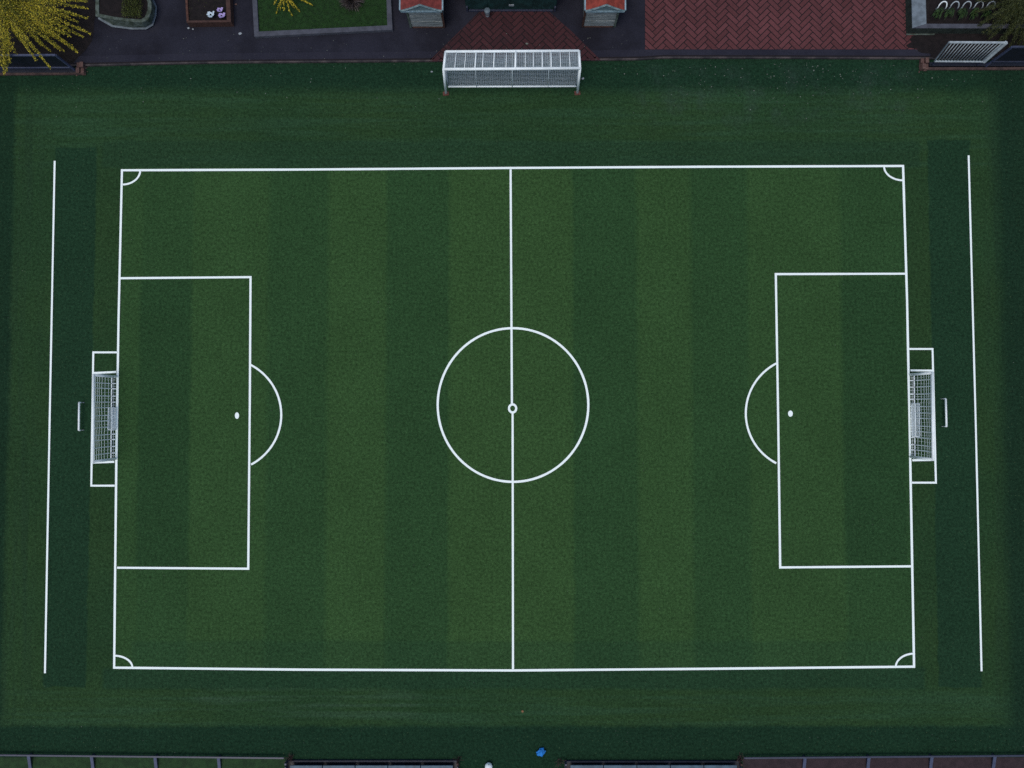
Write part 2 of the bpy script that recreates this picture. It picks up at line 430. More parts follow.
# ------------------------------------------------------------------ painted markings
LW = .112; ZL = .006
def dens(pts, step=25):
    out = [pts[0]]
    for a, b in zip(pts, pts[1:]):
        d = math.dist(a, b); k = max(1, int(d/step))
        for i in range(1, k+1): out.append((a[0]+(b[0]-a[0])*i/k, a[1]+(b[1]-a[1])*i/k))
    return out
PN = [0]
def paint(name, strips):
    m = MB(); z = ZL + .004*min(PN[0], 5); PN[0] += 1
    for pts, w, closed in strips:
        m.ribbon([at(*p) for p in pts], w, z, closed, .05); z += .0021
    return struct(m, name, M['paint'], weld=False)
def arc(cx, cy, rx, ry, a0, a1, n=40):
    return [(cx+rx*math.cos(R(a0+(a1-a0)*i/n)), cy+ry*math.sin(R(a0+(a1-a0)*i/n))) for i in range(n+1)]
e = .0
paint('boundary_line', [(dens([(122,170.3),(300,169.6),(510,168),(700,166.8),(903,166),(907,300),(910,450),(914,666.6),(700,668.8),(512,670.4),(300,669.6),(114.2,667.6),(116.5,450),(118.6,320)]), LW, True)])
paint('halfway_line', [(dens([(510.6,169.4),(511.9,403.6)]), LW*.92, False), (dens([(512.6,413),(513,669)]), LW*.92, False)])
paint('centre_circle', [(arc(513,405,75.3,76.8,0,360,96)[:-1], LW, True)])
paint('centre_spot_ring', [(arc(512.6,408.4,3.6,4.0,0,360,28)[:-1], .11, True)])
paint('penalty_area_line', [(dens([(120.2,278.3),(250.7,277.2),(250,400),(248.4,568.6),(117.4,567.6)]), LW*.95, False), (arc(224,414.8,57.4,56.5,-62,61.5), LW*.9, False)])
paint('penalty_area_line', [(dens([(905,273.8),(775.6,274.2),(778,420),(780,567.3),(910.6,566.2)]), LW*.95, False), (arc(803,413.3,57.4,56.5,118,242), LW*.9, False)])
paint('corner_arc', [(arc(122.5,170.5,18,14.2,1,88,14), .092, False)])
paint('corner_arc', [(arc(903,166.5,19.2,14,179,92,14), .092, False)])
paint('corner_arc', [(arc(914,667,18.6,13.6,181,268,14), .092, False)])
paint('corner_arc', [(arc(114.5,667.5,18.2,12,359,272,14), .092, False)])
paint('side_line', [(dens([(55,161),(50,420),(45.3,673)]), .092, False)])
paint('side_line', [(dens([(968.3,155.6),(975.3,420),(981.2,671)]), .092, False)])
paint('goal_box_line', [(dens([(117.4,352.4),(93.6,352.4),(91.6,485.6),(115,485.6)]), .096, False), (dens([(94.2,373),(116.4,372)]), .096, False), (dens([(93.0,462.6),(114.6,461.8)]), .096, False)])
paint('goal_box_line', [(dens([(908.9,349),(932.2,349),(935.6,482.6),(911.4,482.6)]), .096, False), (dens([(910.2,370.4),(931.8,370.6)]), .096, False), (dens([(912,460.2),(934.2,459.9)]), .096, False)])
sp = MB()
for (cx, cy, rx, ry) in ((237, 415.6, 2.1, 3.3), (790.4, 413.6, 2.4, 3.1)):
    sp.add([(p.x, p.y, ZL) for p in [at(*q) for q in arc(cx, cy, rx, ry, 360, 0, 16)[:-1]]], [tuple(range(16))])
struct(sp, 'penalty_spot', M['paint'])

# ------------------------------------------------------------------ nets
def net_patch(m, grid, r):
    """cords along both directions of a grid of points"""
    for row in grid: m.tube(row, r, 4, cap=False)
    for j in range(len(grid[0])): m.tube([row[j] for row in grid], r, 4, cap=False)

# ------------------------------------------------------------------ match goals (local: x = out of the field, y along the goal line)
GW = (at(116,376.6) - at(116,458.6)).length; GH = 1.84
def make_goal():
    root = empty('match_goal', (0,0,0))
    for s in (-1, 1):
        m = MB(); m.tube([(0,s*GW/2,0),(0,s*GW/2,GH)], .068, 10); m.build('post', M['white'], root, True)
    m = MB(); m.tube([(0,-GW/2-.058,GH),(0,GW/2+.058,GH)], .058, 10); m.build('crossbar', M['white'], root, True)
    m = MB(); D = .20
    m.tube([(0.0,-GW/2,.04),(D,-GW/2,.04),(D,GW/2,.04),(0.0,GW/2,.04)], .030, 8); m.build('ground_bar', M['white'], root, True)
    # cords: the net hangs from the crossbar, bellies back and is pegged at the ground bar
    def prof(t): return (D*math.sin(min(1, t*1.15)*math.pi/2) + .05*math.sin(t*math.pi), GH*(1-t)+.04*t)
    m = MB(); nu = 26; nv = 7; rows = []
    for j in range(nv+1):
        t = j/nv; xx, zz = prof(t)
        rows.append([(xx + .03*mnoise.noise(Vector((i*.35, j*.4, 1))), -GW/2 + GW*i/nu + .012*math.sin(i*1.7+j), zz + .02*mnoise.noise(Vector((i*.3, j*.3, 7)))) for i in range(nu+1)])
    for row in rows: m.tube(row, .0080, 4, cap=False)
    for i in range(1, nu, 2): m.tube([row[i] for row in rows], .006, 4, cap=False)
    for q in (.5,): m.tube([(D*q, -GW/2, .03), (D*q, GW/2, .03)], .008, 4, cap=False)
    for i in range(0, nu+1): m.tube([(0, -GW/2+GW*i/nu, .03), (D, -GW/2+GW*i/nu, .03)], .006, 4, cap=False)
    for s in (-1, 1):
        gr = []
        for j in range(nv+1):
            xx, zz = prof(j/nv); gr.append([(0, s*GW/2, zz), (xx, s*GW/2, zz)])
        net_patch(m, gr, .0075)
    m.build('net', M['net'], root, weld=False)
    # heavier lacing bands down the net
    for k in range(1, 13):
        y0 = -GW/2 + GW*(k + .12*math.sin(k*2.3))/13
        m = MB(); m.tube([(prof(t/10)[0]-.02, y0, prof(t/10)[1]) for t in range(11)]+[(.0,y0,.03)], .025, 6); m.build('net_band', M['net'], root, True)
    return root
gl = make_goal()
lm = (at(116.3,372.8) + at(115.5,462.8))/2; rm = (at(908.9,371.0) + at(911.2,460.4))/2
gl.location = lm; gl.rotation_euler.z = math.pi + R(.6)
gr_ = copy_tree(gl); gr_.location = rm; gr_.rotation_euler.z = R(-.6)+R(1.2)*0+R(1.2)*0
tag(gl, 'white netted goal on the left goal line of the pitch', 'goal', 'goals on the goal lines')
tag(gr_, 'white netted goal on the right goal line of the pitch', 'goal', 'goals on the goal lines')

# wire baskets in the goal mouths
def make_basket(L):
    root = empty('wire_basket', (0,0,0)); w = .20; h = .34
    m = MB()
    cs = [(-w/2,-L/2),(w/2,-L/2),(w/2,L/2),(-w/2,L/2)]
    for z in (.02, h): m.tube([(x,y,z) for x,y in cs+cs[:1]], .022, 6)
    for x, y in cs: m.tube([(x,y,0),(x,y,h)], .022, 6)
    m.build('frame', M['white'], root, True)
    m = MB(); nn = int(L/.09)
    for sx in (-1,1): net_patch(m, [[(sx*w/2, -L/2+L*i/nn, .02+(h-.02)*j/4) for i in range(nn+1)] for j in range(5)], .010)
    net_patch(m, [[(-w/2+w*j/3, -L/2+L*i/nn, .02) for i in range(nn+1)] for j in range(4)], .012)
    m.build('mesh_side', M['net'], root, weld=False)
    return root
b1 = make_basket(1.08); b1.location = at(114.2, 418.6)
b2 = make_basket(1.62); b2.location = at(913.4, 420.0)
tag(b1, 'shorter white wire basket lying inside the left goal', 'basket')
tag(b2, 'longer white wire basket lying inside the right goal', 'basket')

# low hurdles behind the goals
def make_hurdle():
    root = empty('low_hurdle', (0,0,0)); L = 1.38
    m = MB(); m.tube([(0,-L/2,.26),(0,L/2,.26)], .045, 10); m.build('bar', M['white'], root, True)
    for s in (-1,1):
        m = MB(); m.tube([(0,s*L/2,.26),(0,s*L/2,.02),(-.10,s*L/2,.02)], .030, 8); m.build('foot', M['white'], root, True)
    return root
h1 = make_hurdle(); h1.location = at(82.3, 416.3); h1.rotation_euler.z = math.pi+R(.4)
h2 = copy_tree(h1); h2.location = at(942.8, 412.6); h2.rotation_euler.z = R(.4)
tag(h1, 'low white bar hurdle standing behind the left goal', 'hurdle', 'low hurdles behind the goals')
tag(h2, 'low white bar hurdle standing behind the right goal', 'hurdle', 'low hurdles behind the goals')

# ------------------------------------------------------------------ spare goal by the path
def training_goal():
    z = 2.50
    fl, fr = at(446,93.5), at(577.3,93); cl, cr = at(443.6,69.2,z), at(580,68.2,z); tl, tr = at(445.6,51.6,z), at(579,50.8,z)
    bl, br = at(448.2,86.6,.05), at(576.2,86.2,.05)
    o = (fl+fr)/2; root = empty('spare_goal', o)
    def B(m, name, material, **k):
        ob = m.build(name, material, root, **k); ob.location = -o; return ob
    for f, c in ((fl, cl), (fr, cr)):
        mid = f.lerp(c, .55) + Vector((0, -.02, 0))
        m = MB(); m.tube([f, mid, c], .062, 10); B(m, 'post', M['white'], smooth=True)
        m = MB(); m.box((f.x, f.y-.02, .03), (.30,.20,.06), .1); B(m, 'foot_pad', M['rust'], bevel=.01)
    m = MB(); m.tube([cl, cr], .064, 10); B(m, 'crossbar', M['white'], smooth=True)
    m = MB(); m.tube([tl, tr], .060, 10); B(m, 'top_rear_bar', M['white'], smooth=True)
    m = MB(); m.tube([bl, br], .045, 8); B(m, 'ground_bar', M['white'], smooth=True)
    for a, b, c in ((cl, tl, bl), (cr, tr, br)):
        m = MB(); m.tube([a, b], .06, 8); B(m, 'side_arm', M['white'], smooth=True)
        m = MB(); m.tube([b, c], .030, 8); B(m, 'rear_stay', M['netg'], smooth=True)
    xs = [104,170,240,290,365,448,511,577,632,692,752,815,878]
    wide = {511:.050, 240:.032, 752:.032, 365:.028, 692:.028}
    for q in xs:
        t = (q-30)/(945-30); a = cl.lerp(cr, t); b = tl.lerp(tr, t)
        m = MB(); m.tube([a + Vector((0,0,.02)), b + Vector((0,0,.02))], wide.get(q, .018), 6); B(m, 'roof_rod', M['white'], smooth=True)
    for t in (.22, .5, .78):
        a = bl.lerp(br, t); b = tl.lerp(tr, t)
        m = MB(); m.tube([a - Vector((0,.03,0)), b - Vector((0,.03,0))], .030 if t == .5 else .020, 6); B(m, 'rear_stay', M['net'], smooth=True)
    m = MB(); nu = 72
    def grid(a0, a1, b0, b1, nv, sag):
        return [[a0.lerp(a1, i/nu).lerp(b0.lerp(b1, i/nu), j/nv) + Vector((0, 0, -sag*math.sin(math.pi*j/nv)*(1+.5*mnoise.noise(Vector((i*.2,j*.3,2)))))) + Vector((.02*mnoise.noise(Vector((i*.7,j*.7,5))), .02*mnoise.noise(Vector((i*.7,j*.6,9))),0)) for i in range(nu+1)] for j in range(nv+1)]
    net_patch(m, grid(cl, cr, tl, tr, 14, .05), .0095)
    B(m, 'roof_net', M['netg'], weld=False)
    m = MB(); net_patch(m, grid(tl, tr, bl, br, 26, .0), .0115)
    for a, b, c in ((cl, tl, bl), (cr, tr, br)):
        net_patch(m, [[a.lerp(b, i/6).lerp(c, j/20) for i in range(7)] for j in range(18)], .008)
    B(m, 'rear_net', M['netg'], weld=False)
    tag(root, 'wide white goal with grey roof net standing beside the path', 'goal')
training_goal()

# ------------------------------------------------------------------ fences
def fence(name, label, p0, p1, h, z0, posts, rails, panel, post_mat, rail_mat, pr=.045, lean=None, wires=False, group=None, panel_z=None):
    a, b = Vector(p0), Vector(p1); root = empty(name, (a+b)/2); o = root.location.copy()
    d = (b-a).normalized(); ang = math.atan2(d.y, d.x)
    def B(m, nm, mt, **k):
        ob = m.build(nm, mt, root, **k); ob.location = -o; return ob
    for t in posts:
        p = a.lerp(b, t); m = MB(); m.box((p.x, p.y, (z0+h)/2+.0), (pr*2, pr*2, h-z0), ang); B(m, 'post', post_mat, bevel=.006)
    for z, r in rails:
        m = MB(); m.box(((a.x+b.x)/2, (a.y+b.y)/2, z), ((b-a).length, r*2, r*2), ang); B(m, 'rail', rail_mat, bevel=.006)
    if panel is not None:
        lo, hi = panel_z; m = MB()
        if wires:
            L = (b-a).length; n = int(L/.20)
            for i in range(n+1):
                p = a.lerp(b, i/n); m.tube([(p.x,p.y,lo),(p.x,p.y,hi)], .004, 4)
            k = int((hi-lo)/.20)
            for j in range(k+1): m.tube([(a.x,a.y,lo+(hi-lo)*j/k),(b.x,b.y,lo+(hi-lo)*j/k)], .004, 4)
            B(m, 'wire_mesh', panel, weld=False)
        else:
            c = (a+b)/2; m.box((c.x, c.y, (lo+hi)/2), ((b-a).length-.02, .02, hi-lo), ang); B(m, 'screen', panel)
    tag(root, label, 'fence', group); return root

# north-west corner fence: dark screen in a navy frame over a timber kerb
a, b = at(-70,72.2), at(77,71.6)
fence('screen_fence', 'navy framed fence with dark screen below the golden weeping shrub', a, b, 1.62, 0, (0,.28,.999), ((1.62,.045),(.46,.045)), M['navydark'], M['navy'], M['navy'], panel_z=(.50,1.58))
m = MB(); p0, p1 = at(-70,75.0), at(83,74.2); m.box(((p0+p1)/2 + Vector((0,0,.05))), ((p1-p0).length,.12,.10), math.atan2((p1-p0).y,(p1-p0).x))
tag(m.build('timber_edging', M['timber'], bevel=.01), 'brown timber edging under the navy screen fence by the golden shrub', 'edging')
# north-east corner fence
a, b = at(985,66.5), at(1120,66.5)
fence('screen_fence', 'navy framed fence with dark screen to the right of the slatted gate', a, b, 1.9, 0, (0.0,.55,1), ((1.88,.045),(.52,.045)), M['navydark'], M['navy'], M['rail'], panel_z=(.56,1.84))
m = MB(); p0, p1 = at(925,69.3), at(1120,69.0); m.box(((p0+p1)/2 + Vector((0,0,.05))), ((p1-p0).length,.13,.10), math.atan2((p1-p0).y,(p1-p0).x))
tag(m.build('timber_edging', M['timber'], bevel=.01), 'brown timber edging below the slatted gate and dark fence', 'edging')
# low dark plinth under the gate
m = MB(); p0, p1 = at(928,66.2), at(1120,66.0); m.box(((p0+p1)/2 + Vector((0,.05,.06))), ((p1-p0).length,.20,.14), math.atan2((p1-p0).y,(p1-p0).x))
tag(m.build('dark_plinth', M['black'], bevel=.01), 'low black plinth carrying the slatted gate', 'plinth')
m = MB(); p0, p1 = at(-70,73.2), at(79,72.6); m.box(((p0+p1)/2 + Vector((0,.06,.06))), ((p1-p0).length,.22,.14), math.atan2((p1-p0).y,(p1-p0).x))
tag(m.build('dark_plinth', M['black'], bevel=.01), 'low black plinth under the navy fence by the golden tree', 'plinth')
def slat_gate():
    z0, z1 = .50, 1.92
    a = at(934.5,61.2,z0); b = at(984,61.6,z0); o = (a+b)/2; o.z = .13
    root = empty('slatted_gate', o); d = (b-a).normalized(); up = at(949,42.2,z1) - at(934.5,61.2,z0); up2 = at(1006,42.6,z1) - at(984,61.6,z0)
    def B(m, nm, mt, **k):
        ob = m.build(nm, mt, root, **k); ob.location = -o; return ob
    c, e_ = a+up, b+up2
    for p, q, nm, r in ((a,b,'bottom_rail',.045),(c,e_,'top_rail',.055),(a,c,'stile',.04),(b,e_,'stile',.10)):
        m = MB(); m.tube([p,q], r, 6); B(m, nm, M['galv'] if r != .04 else M['palestone'])
    for i in range(1, 16):
        t = i/16; m = MB(); m.tube([a.lerp(b,t), c.lerp(e_,t)], .022, 6); B(m, 'slat', M['galv'], smooth=True)
    for p in (a.lerp(b,.04), a.lerp(b,.96)):
        m = MB(); m.box((p.x, p.y, .32), (.07,.07,.36)); B(m, 'leg', M['rail'])
    tag(root, 'pale slatted metal gate leaning outward on the black plinth', 'gate')
slat_gate()
# crumbling brick stubs at the ends of the corner fences
def stub(px, py, label):
    c = at(px, py); root = empty('brick_stub', c); m = MB()
    random.seed(int(px))
    for j in range(3):
        for i in range(2):
            for k in range(2):
                if j == 2 and (i+k) % 2: continue
                m.box((-.09+.19*i+random.uniform(-.02,.02), -.16+.30*k+random.uniform(-.02,.02), .05+.09*j), (.17,.27,.08), random.uniform(-.12,.12))
    b_ = m.build('bricks', M['rubble'], root, bevel=.008)
    for k in range(5):
        m = MB(); m.sphere((random.uniform(-.35,.3), random.uniform(-.35,.3), .03), random.uniform(.025,.05), 6, 4, .7); m.build('brick_chip', M['rubble'], root)
    tag(root, label, 'brick stub')
stub(82.5, 69.5, 'crumbling brick stub at the end of the navy fence near the golden shrub')
stub(922.5, 65.5, 'crumbling brick stub left of the slatted gate')

# bottom fences: a low rail held by stays that slope outward to the ground
def low_rail(p0, p1, stays, label):
    z = .20; a, b = at(*p0, z), at(*p1, z); root = empty('low_rail_fence', ((a+b)/2)[:2] + (0,)); o = root.location.copy()
    d = (b-a).normalized(); ang = math.atan2(d.y, d.x)
    def B(m, nm, mt, **k):
        ob = m.build(nm, mt, root, **k); ob.location = -o; return ob
    m = MB(); m.box((a+b)/2, ((b-a).length, .085, .06), ang); B(m, 'rail', M['rail'], bevel=.008)
    for px in stays:
        t = (px-p0[0])/(p1[0]-p0[0]); p = a.lerp(b, t)
        m = MB(); q = p + Vector((0, -.80, -.17)); c = (p+q)/2 + Vector((0,-.03,-.012)); m.box(c, (.15,.80,.05), 0, math.atan2(.17,.80)); B(m, 'stay', M['navy'], bevel=.006)
        m = MB(); m.box((p.x, p.y-.005, .085), (.06,.05,.17)); B(m, 'post', M['rail'])
    tag(root, label, 'fence', 'low rail fences along the bottom edge')
low_rail((-62,754.4), (284,758.0), (-35,28.5,91.5,155,218.5), 'low grey rail fence beside the grass verge, left of the left team bench')
low_rail((744,758.0), (1092,755.0), (805,869,932,995,1060), 'low grey rail fence beside brown paving, right of the right team bench')

# dugouts
def dugout(px0, px1, py, label, deep):
    a, b = at(px0, py), at(px1, py); W = b.x - a.x; D = 1.2; Hh = .85
    o = Vector(((a.x+b.x)/2, a.y, 0)); root = empty('team_bench', o)
    def P(m, nm, mt, **k): return m.build(nm, mt, root, **k)
    m = MB(); m.box((0,-.05,.06), (W,.085,.12)); P(m, 'front_sill', M['navydark2'], bevel=.008)
    m = MB(); m.box((0,-.10-D/2,.02), (W-.02,D,.04)); P(m, 'floor', M['black'])
    for s in (-1,1):
        m = MB(); m.box((s*(W/2-.05),-.052,.12+.14), (.096,.092,.28)); P(m, 'post', M['brownwood'] if s > 0 else M['rail'], bevel=.006)
        m = MB(); m.box((s*(W/2-.05),-D,Hh/2+.02), (.08,.08,Hh-.04)); P(m, 'post', M['rail'], bevel=.006)
        m = MB(); m.box((s*(W/2-.045),-.10-D/2,.22), (.03,D-.16,.36)); P(m, 'side_panel', M['navy'])
    m = MB(); m.box((0,-D-.02,.45), (W-.10,.03,.80)); P(m, 'back_panel', M['paleblue'])
    k = 5
    for i in range(k):
        w = (W-.50)/k; x = -W/2+.25+w*(i+.5)
        m = MB(); m.box((x,-deep-.33,.34), (w-.035,.60,.05)); P(m, 'seat', M['paleblue'], bevel=.012)
        for q in (-1,1):
            m = MB(); m.box((x+q*w*.3,-deep-.33,.18), (.05,.45,.27)); P(m, 'seat_leg', M['black'])
    tag(root, label, 'bench', 'team benches along the bottom edge')
dugout(287, 459, 759.2, 'dark framed team bench with pale blue seats, left of the white ball', .09)
dugout(564.3, 740, 759.8, 'dark framed team bench with pale blue seats, right of the blue bundle', .05)

# twiggy tangles at the fence ends
def tangle(px, py, label, n=26, h=.3):
    c = at(px, py); m = MB(); random.seed(int(px)+3)
    for i in range(n):
        a = random.uniform(0, 6.28); l = random.uniform(.1,.3)
        p0 = Vector((c.x+random.uniform(-.08,.08), c.y+random.uniform(-.08,.08), 0))
        p1 = p0 + Vector((math.cos(a)*l*.5, math.sin(a)*l*.5, random.uniform(.1,h))); p2 = p1 + Vector((math.cos(a+.6)*l*.6, math.sin(a+.6)*l*.6, random.uniform(-.05,.1)))
        m.tube([p0,p1,p2], .009, 4)
    o = m.build('dry_weed', M['timber'], origin=c, weld=False); tag(o, label, 'weed'); return o
tangle(291, 757.5, 'dry brown weed at the left corner of the left team bench')
tangle(458.5, 757.5, 'dry brown weed at the right corner of the left team bench', 14)
tangle(739, 758, 'dry brown weed at the right corner of the right team bench')
tangle(560, 759.5, 'sparse dry weed at the left corner of the right team bench', 12)

# ------------------------------------------------------------------ loose things on the turf
c = at(488.6, 766.8, .19); m = MB(); m.sphere((0,0,0), .19, 20, 14)
root = empty('ball', (c.x, c.y, 0)); bo = m.build('shell', M['white'], root, True); bo.location = (0,0,.19)
m = MB()
for k in range(12):
    ph = math.acos(1-2*(k+.5)/12); th = math.pi*(1+5**.5)*k; d = Vector((math.sin(ph)*math.cos(th), math.sin(ph)*math.sin(th), math.cos(ph)))
    u = d.orthogonal().normalized(); v = d.cross(u)
    m.add([d*.1915 + (u*math.cos(j*1.2566)+v*math.sin(j*1.2566))*.036 for j in range(5)], [(0,1,2,3,4)])
po = m.build('panel', M['palestone'], root, weld=False); po.location = (0,0,.19)
tag(root, 'white ball lying between the two team benches', 'ball')
c = at(541, 752.4, .08); m = MB()
m.sphere((0,0,0), .22, 36, 24, .55, lambda d: 1 + .34*mnoise.noise(d*2.3+Vector((3,1,0))) + .26*mnoise.noise(d*5.5+Vector((0,4,2))) + .2*mnoise.noise(d*11) + .06*(1 if d.x > 0 else -1)*d.y)
o = m.build('cloth_bundle', M['blue'], origin=(0,0,0), smooth=True); o.location = c; o.scale = (.95,.76,.9); o.rotation_euler.z = R(28)
tag(o, 'crumpled bright blue cloth bundle on the turf by the right team bench', 'cloth')
def leaf_scrap(px, py, r, material, name, label, z=0.0, cat='leaf'):
    c = at(px, py, z); m = MB(); random.seed(int(px*7+py)); k = 7
    ring = [Vector((math.cos(6.283*i/k)*r*random.uniform(.6,1.1), math.sin(6.283*i/k)*r*random.uniform(.5,.9), random.uniform(.0,r*.35)+.004)) for i in range(k)]
    top = [v*.9 + Vector((0,0,.012)) for v in ring]
    m.prism(ring, top); o = m.build(name, material); o.location = c; tag(o, label, cat); return o
leaf_scrap(522.5, 711.3, .085, M['brownleaf'], 'dry_leaf', 'single dry orange brown leaf on the turf above the blue bundle')
leaf_scrap(431.8, 71.8, .07, M['scrap'], 'paper_scrap', 'pale paper scrap on the turf left of the spare goal', 0, 'litter')
leaf_scrap(583, 78.6, .08, M['scrap'], 'paper_scrap', 'pale paper scrap on the turf right of the spare goal', 0, 'litter')
leaf_scrap(240.5, 34, .11, M['scrap'], 'paper_scrap', 'white paper scrap on the asphalt between timber planter and lawn bed', PZ+.005, 'litter')
leaf_scrap(188.5, 28.3, .07, M['scrap'], 'paper_scrap', 'white paper scrap at the lower left corner of the timber planter', PZ+.005, 'litter')
leaf_scrap(193, 29.3, .06, M['scrap'], 'paper_scrap', 'pale paper scrap just below the timber planter edge', PZ+.005, 'litter')
leaf_scrap(527, 43.8, .08, M['fleck'], 'paper_scrap', 'pale scrap on the brick apron behind the spare goal', PZ+.025, 'litter')
leaf_scrap(236, 4.5, .07, M['rubble'], 'dry_leaf', 'reddish dry leaf on asphalt right of the timber planter', PZ+.005)
m = MB(); random.seed(21)
def fleck(px, py, r, z=.004):
    c = at(px, py, z); a = random.uniform(0, 6.28)
    vs = [c + Vector((math.cos(a+i*1.57)*r*random.uniform(.6,1.2), math.sin(a+i*1.57)*r*random.uniform(.5,1), random.uniform(0,.02))) for i in range(4)]
    m.prism(vs, [v + Vector((0,0,.008)) for v in vs])
for i in range(230):
    px = random.gauss(800, 95) if i % 3 else random.uniform(0, 1020); py = 63 + abs(random.gauss(0, 22)) + (10 if px < 85 or px > 915 else 0)
    if 442 < px < 582 and py < 98: continue
    fleck(px, py, random.choice((.016,.018,.02,.024,.028,.038)))
for i in range(120): fleck(random.uniform(0,1024), random.uniform(100,754), random.uniform(.011,.02))
for i in range(60): fleck(random.uniform(100,640), random.uniform(32,60), random.uniform(.014,.028), PZ+.014)
for i in range(36): fleck(random.uniform(0,1024), random.uniform(722,754), random.uniform(.012,.022))
tag(m.build('litter_flecks', M['fleck'], weld=False), kind='stuff')

# ------------------------------------------------------------------ foliage
def leaf(m, p, d, l, w, up=None):
    d = d.normalized(); s = d.cross(up or Vector((random.uniform(-1,1),random.uniform(-1,1),random.uniform(-.2,1)))); 
    if s.length < 1e-3: s = d.orthogonal()
    s = s.normalized()*w/2; n = d.cross(s).normalized()
    m.add([p, p + d*l*.5 + s, p + d*l, p + d*l*.5 - s], [(0,1,2,3)])
def frond(m, st, base, tip, rise, nleaf, ll, lw, spread, r=.012):
    """a drooping branch from base to tip, clothed in small leaves"""
    P = []
    for i in range(13):
        t = i/12; p = base.lerp(tip, t); p.z += rise*4*t*(1-t); P.append(p)
    st.tube(P, r, 4, r*.3, cap=False)
    for k in range(nleaf):
        t = random.random()**.85; f = t*12; i = min(11, int(f)); p = P[i].lerp(P[i+1], f-i); d = (P[i+1]-P[i]).normalized()
        w = spread*(1-.75*t)
        p = p + Vector((random.gauss(0,w), random.gauss(0,w), random.gauss(0,w*.6)))
        dd = d + Vector((random.uniform(-1,1), random.uniform(-1,1), random.uniform(-.7,.5)))*.8
        leaf(m, p, dd, ll*random.uniform(.6,1.2), lw*random.uniform(.7,1.2))

random.seed(5)
def golden_shrub():
    base = at(22, 22, PZ); root = empty('weeping_tree', base); f = MB(); s = MB(); fi = MB()
    top = base + Vector((0,0,2.1)); ctr = at(4, 2, 2.1)
    t_ = MB(); t_.tube([base, base+Vector((.05,.03,1.0)), (base+Vector((0,0,2.0))).lerp(ctr,.5), ctr+Vector((0,0,.2))], .10, 8, .04)
    # tips of the long drooping fronds, as they hang over the path
    tips = [(90,33.5,.75),(83,37,.8),(77,51.5,.7),(73,48,.8),(59,49,1.2),(50,51,1.0),(50,67.5,1.75),(36,60,1.72),(86,18,.9),(87,8,1.0),(86,1,1.1),(84,-8,1.1),(4,75,1.7),(7,71,1.75),(2,66,1.7),(10,62,1.75),(11,50,1.0),(-6,70,.8),(20,40,1.3),(68,44,1.0),(80,-16,1.1),(60,-28,1.1),(66,28,1.3),(76,14,1.3),(70,36,1.2),(40,44,1.3),(-20,60,.9),(-40,50,.9),(-50,20,1.0)]
    for px, py, z in tips:
        tip = at(px, py, z); st = ctr + Vector((random.uniform(-.3,.5), random.uniform(-.5,.2), random.uniform(-.1,.2)))
        L = (tip-st).length
        frond(f, s, st, tip, .22, int(210*L), .070, .030, .095)
        for k in range(1):   # side sprays
            q = st.lerp(tip, random.uniform(.15,.5)); q.z += .2
            e_ = st.lerp(tip, random.uniform(.6,.85)) + Vector((random.uniform(-.45,.45), random.uniform(-.45,.45), -.1))
            frond(f, s, q, e_, .1, int(150*(e_-q).length), .07, .030, .10)
    for k in range(34):
        a = random.uniform(0, 6.28); L = random.uniform(.6, 1.75)
        tip = ctr + Vector((math.cos(a)*L, math.sin(a)*L, -random.uniform(.2,1.0)))
        frond(f if k % 3 == 0 else fi, s, ctr + Vector((random.uniform(-.4,.4),random.uniform(-.4,.4),.1)), tip, .3, int(200*L), .07, .03, .13)
    for m_, nm, mt in ((t_, 'trunk', M['bark']), (s, 'branch', M['bark']), (f, 'crown', M['gold']), (fi, 'inner_foliage', M['goldin'])):
        o = m_.build(nm, mt, root, weld=False); o.location = -base
    tag(root, 'golden yellow weeping tree hanging over the navy fence', 'tree')
golden_shrub()

def tuft_plant(name, label, cat, px, py, z, tips, material, nl, ll, lw, spread, hz, rise=.15, group=None):
    base = at(px, py, z); root = empty(name, base); f = MB(); s = MB(); ctr = base + Vector((0,0,hz))
    st = MB(); st.tube([base, ctr], .04, 6, .025)
    for (tx, ty, tz) in tips:
        tip = at(tx, ty, tz); frond(f, s, ctr + Vector((random.uniform(-.08,.08), random.uniform(-.08,.08), 0)), tip, rise, int(nl*(tip-ctr).length), ll, lw, spread, .008)
    for m_, nm, mt in ((st, 'stem', M['bark']), (s, 'branch', material), (f, 'foliage', material)):
        o = m_.build(nm, mt, root, weld=False); o.location = -base
    tag(root, label, cat, group); return root

